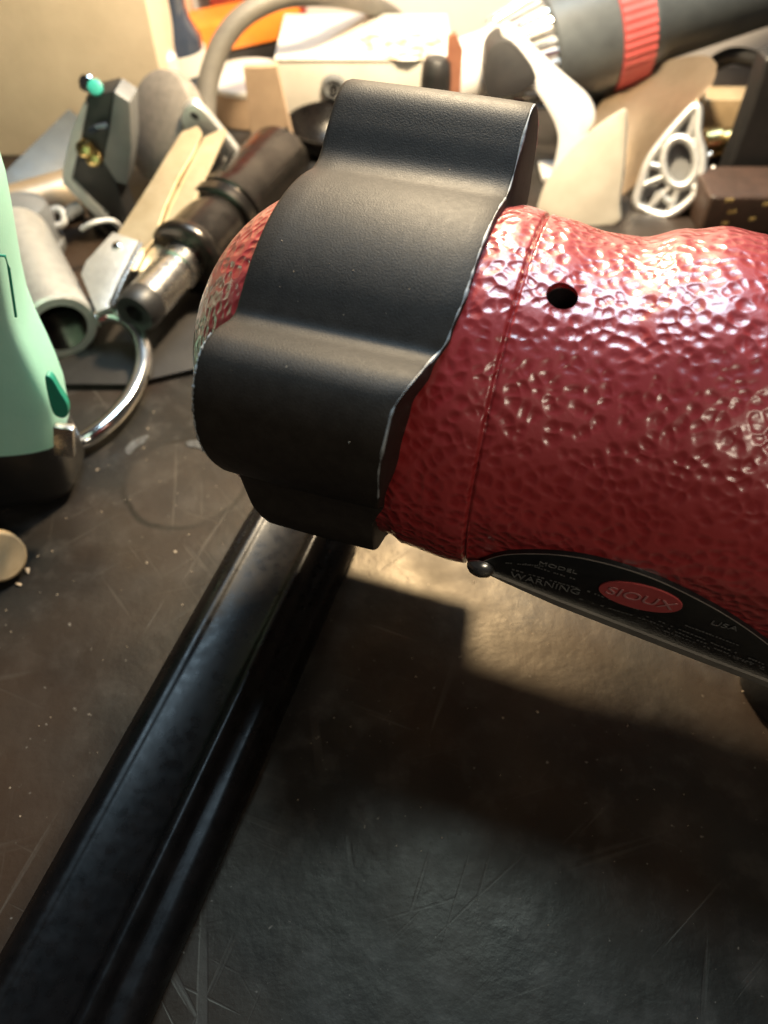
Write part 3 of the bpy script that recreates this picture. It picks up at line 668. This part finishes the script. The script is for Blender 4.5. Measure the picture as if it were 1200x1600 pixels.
# tan scoop: part of a cone wall
sc = bmesh.new(); rows = []
topl = [AT(x, y, Y) for x, y, Y in ((918, 196, .470), (958, 134, .500), (1010, 104, .505), (1062, 90, .495), (1104, 87, .478), (1120, 100, .462))]
botl = [AT(x, y, Y) for x, y, Y in ((925, 330, .432), (948, 318, .430), (972, 306, .428), (1000, 280, .425), (1040, 228, .430), (1078, 178, .444))]
T = spline(topl, 6); B = spline(botl, 6)
for j in range(11):
    t = j / 10; rows.append([sc.verts.new(a.lerp(b, t) + V3((0, -.010 * math.sin(math.pi * t), .006 * math.sin(math.pi * t)))) for a, b in zip(T, B)])
for a, b in zip(rows[:-1], rows[1:]):
    for i in range(len(a) - 1): sc.faces.new((a[i], a[i + 1], b[i + 1], b[i]))
bmesh.ops.solidify(sc, geom=sc.faces[:], thickness=.0016)
tag(link('metal_scoop', sc, 'tan', None, 40), 'tan curved sheet metal scoop behind the aluminium casting', 'scoop')
# aluminium casting with webs
Ya = .418; ac = thing('webbed_casting', 'small bright aluminium casting with a ring and open webs', 'casting', (AT(1040, 330, Ya).x, Ya, 0))
tilt = V3((-.35, -.80, .48)).normalized(); pa = AT(1045, 270, Ya)
def AC(x, y, off=0): return ON(x, y, pa + tilt * off, tilt)
ol = [(994, 318), (1002, 286), (1014, 252), (1038, 218), (1062, 190), (1084, 168), (1091, 176), (1090, 210), (1098, 244), (1095, 276), (1084, 306), (1060, 328), (1040, 337), (1012, 330)]
link('back_wall', prism(spline([AC(x, y, -.005) for x, y in ol], 3, True), tilt * -.010, .0006, 1), 'grey', ac, 40)
bm = bmesh.new(); tube(bm, spline([AC(x, y) for x, y in ol], 5, True), .0026, 10, True, 1.3, tilt); link('rim', bm, 'alu', ac, 60)
bm = prism(spline([AC(x, y, 0) for x, y in ol], 3, True), tilt * -.0155, .0, 1); bmesh.ops.delete(bm, geom=[f for f in bm.faces if abs(f.normal.dot(tilt)) > .9], context='FACES'); link('side_wall', bm, 'alu', ac, 40)
bm = bmesh.new(); tube(bm, [AC(1062 + 26 * math.cos(t), 254 + 38 * math.sin(t)) for t in [2 * math.pi * k / 40 for k in range(40)]], .0026, 10, True, 1.4, tilt); link('ring', bm, 'alu', ac, 60)
for q in (((1036, 262), (1012, 256)), ((1040, 275), (1004, 290)), ((1050, 290), (1014, 326)), ((1060, 292), (1044, 334)), ((1078, 284), (1086, 302)), ((1074, 222), (1086, 180)), ((1045, 226), (1030, 232)), ((1087, 250), (1098, 248)), ((1018, 322), (1030, 300)), ((1030, 300), (1046, 316))):
    bm = bmesh.new(); tube(bm, [AC(*q[0]), AC(*q[1])], .0019, 8, False, 1.4, tilt); link('web', bm, 'alu', ac, 60)
zl = AC(1040, 337, -.01); link('foot', boxbm(V3((zl.x - .012, zl.y + .001, 0)), V3((.024, 0, 0)), V3((0, .014, 0)), Z * max(.004, zl.z + .004), .001), 'darksteel', ac)
for (x, y, x2, y2) in ((1094, 252, 1112, 240), (1094, 280, 1116, 262)):
    bm = bmesh.new(); tube(bm, [AC(x, y, -.004), AC(x2, y2, -.006)], .0016, 10); link('stud', bm, 'steel', ac, 50)
# cable, black case, brown book, brass fitting, wood strip
p = [AT(1085, 128, .530), AT(1110, 104, .530), AT(1140, 88, .528), AT(1175, 92, .524), AT(1215, 112, .520), AT(1260, 160, .50), V3((.30, .47, .005))]
bm = bmesh.new(); tube(bm, spline([V3((p[0].x - .004, .535, .005))] + p, 8), .0050, 12); tag(link('black_cable', bm, 'black', None, 60), 'thick black cable looping behind the black case', 'cable')
q = [AT(x, y, .425) for x, y in ((1198, 90), (1180, 150), (1150, 235), (1128, 292), (1122, 330))]; z0 = 0
pts = q + [V3((q[-1].x + .001, .425, 0)), V3((.36, .425, 0)), V3((.36, .425, AT(1198, 96, .425).z))]
tag(link('black_case', prism(pts, V3((0, .016, 0)), .003, 3), 'black', None, 30), 'black moulded case with a slanted side at the end of the bench', 'case')
a = G(1090, 366, 0); bk_ = thing('brown_box', 'small brown leather box with gold marks beside the aluminium casting', 'box', (a.x, .385, 0))
zt = AT(1090, 304, .398).z
link('case', boxbm(V3((a.x, .385, 0)), V3((.09, 0, 0)), V3((0, .034, 0)), Z * .022, .003, 3), 'brown', bk_, 30)
for (x, y, w) in ((1133, 316, .004), (1136, 334, .0045), (1192, 322, .004), (1128, 352, .003), (1170, 345, .003)):
    g = AT(x, y, .3848) 
    if g.z < .020: bm = boxbm(V3((g.x, .3846, g.z)), V3((w, 0, .0004)), V3((0, .0006, 0)), Z * .0016, .0001, 1)
    else:
        g = G(x, y, .0222); bm = boxbm(V3((g.x, g.y, .0219)), V3((w, .0006, 0)), V3((0, .0022, 0)), Z * .0004, .0001, 1)
    link('gold_mark', bm, 'gold', bk_, 0)
a = AT(1098, 172, .49); bm = boxbm(V3((a.x, .49, 0)), V3((.045, 0, 0)), V3((0, .02, 0)), Z * AT(1098, 156, .49).z, .0008); tag(link('wood_strip', bm, 'wood'), 'small pale wooden block under the black cable', 'block')
bf = thing('brass_fitting', 'brass plug fitting between the aluminium casting and the black case', 'fitting', (AT(1125, 220, .46).x, .46, 0))
c0 = AT(1098, 225, .462); ax2 = V3((.9, -.15, .25)).normalized()
bm = bmesh.new(); lathe(bm, [(0, 0), (0, .007), (.002, .0085), (.010, .0085), (.011, .0062), (.018, .0062), (.019, .0078), (.026, .0078), (.028, .006), (.028, 0)], c0, ax2, 28); link('plug', bm, 'brass', bf, 30)
bm = boxbm(V3((c0.x - .002, .455, 0)), V3((.024, 0, 0)), V3((0, .016, 0)), Z * max(.003, c0.z - .004), .001); link('stand', bm, 'black', bf)
# copper strip and black knob by the white box
q = [AT(x, y, .47) for x, y in ((700, 58), (712, 50), (724, 80), (722, 130), (704, 130))]
q = q[:3] + [V3((q[2].x, .47, 0)), V3((q[0].x, .47, 0))]
tag(link('copper_strip', prism(q, V3((0, .004, 0)), .0005, 1), 'copper'), 'upright brown copper strip behind the black lobed ring', 'strip')
c = AT(682, 104, .470); bm = bmesh.new(); lathe(bm, [(0, 0), (0, .010), (c.z - .004, .0085), (c.z + .002, .0078), (c.z + .0045, .0055), (c.z + .005, 0)], V3((c.x, .47, 0)), Z, 28)
tag(link('rubber_bumper', bm, 'black', None, 40), 'small black rubber bumper standing in front of the white box beside the copper strip', 'bumper')

# ------------------------------------------------------------------ crumbs, dust, a wet smear and a painted glint on the bench
bm = bmesh.new()
def crumb(p, r):
    v = [bm.verts.new(p + V3((random.uniform(-1, 1), random.uniform(-1, 1), random.uniform(.1, .9))) * r) for _ in range(6)]
    try: bmesh.ops.convex_hull(bm, input=v)
    except Exception: pass
for x, y, r in ((30, 915, .0011), (43, 893, .0016), (60, 870, .0007), (40, 865, .0006), (153, 735, .0009), (160, 800, .0005), (275, 790, .0004), (295, 836, .0005), (274, 863, .0006), (230, 880, .0006), (300, 893, .0005), (115, 908, .0005), (82, 862, .0005), (215, 690, .0006), (225, 700, .0005), (240, 645, .0006), (232, 670, .0006), (980, 1134, .0007), (1160, 1080, .0005), (840, 1113, .0005), (786, 1122, .0004), (740, 910, .0006), (105, 810, .0004), (90, 930, .0004), (285, 945, .0004)):
    crumb(G(x, y), r)
for k in range(170):
    crumb(V3((random.uniform(-.2, .02), random.uniform(.06, .29), 0)), random.choice((.00018, .00022, .0003)))
for k in range(90):
    crumb(V3((random.uniform(-.05, .2), random.uniform(.02, .2), 0)), random.choice((.00015, .0002, .00026)))
o = link('dust_crumbs', bm, 'crumb', None, 0); o['kind'] = 'stuff'; tag(o, 'scattered pale crumbs and dust specks on the bench', 'dust')

bm = bmesh.new()
for k in range(34):
    th = random.uniform(2, 135); sq = random.uniform(-.052, -.02); crumb(TP(sq, th, out_r(th) + .013), random.choice((.00012, .00016, .00024)))
o = link('lint_specks', bm, 'crumb', ring, 0); o['kind'] = 'stuff'

bm = bmesh.new()
for pl in ([(292, 690), (312, 688), (332, 697), (338, 706), (328, 714), (322, 706), (308, 699), (294, 697)], [(196, 702), (206, 690), (222, 682), (232, 680), (226, 690), (212, 700), (202, 710)]):  # first outline is a wet smear, second a glint of light painted grey
    sp_ = spline([G(x, y, .0003) for x, y in pl], 5, True)
    b2 = prism(sp_, V3((0, 0, -.0004)), 0); me_ = bpy.data.meshes.new('t'); b2.to_mesh(me_); b2.free(); bm.from_mesh(me_); bpy.data.meshes.remove(me_)
o = link('smear_and_glint', bm, 'smear_glint', None, 0); o['kind'] = 'stuff'; tag(o, 'pale wet smear and painted glint on the bench around the round stain', 'smear')
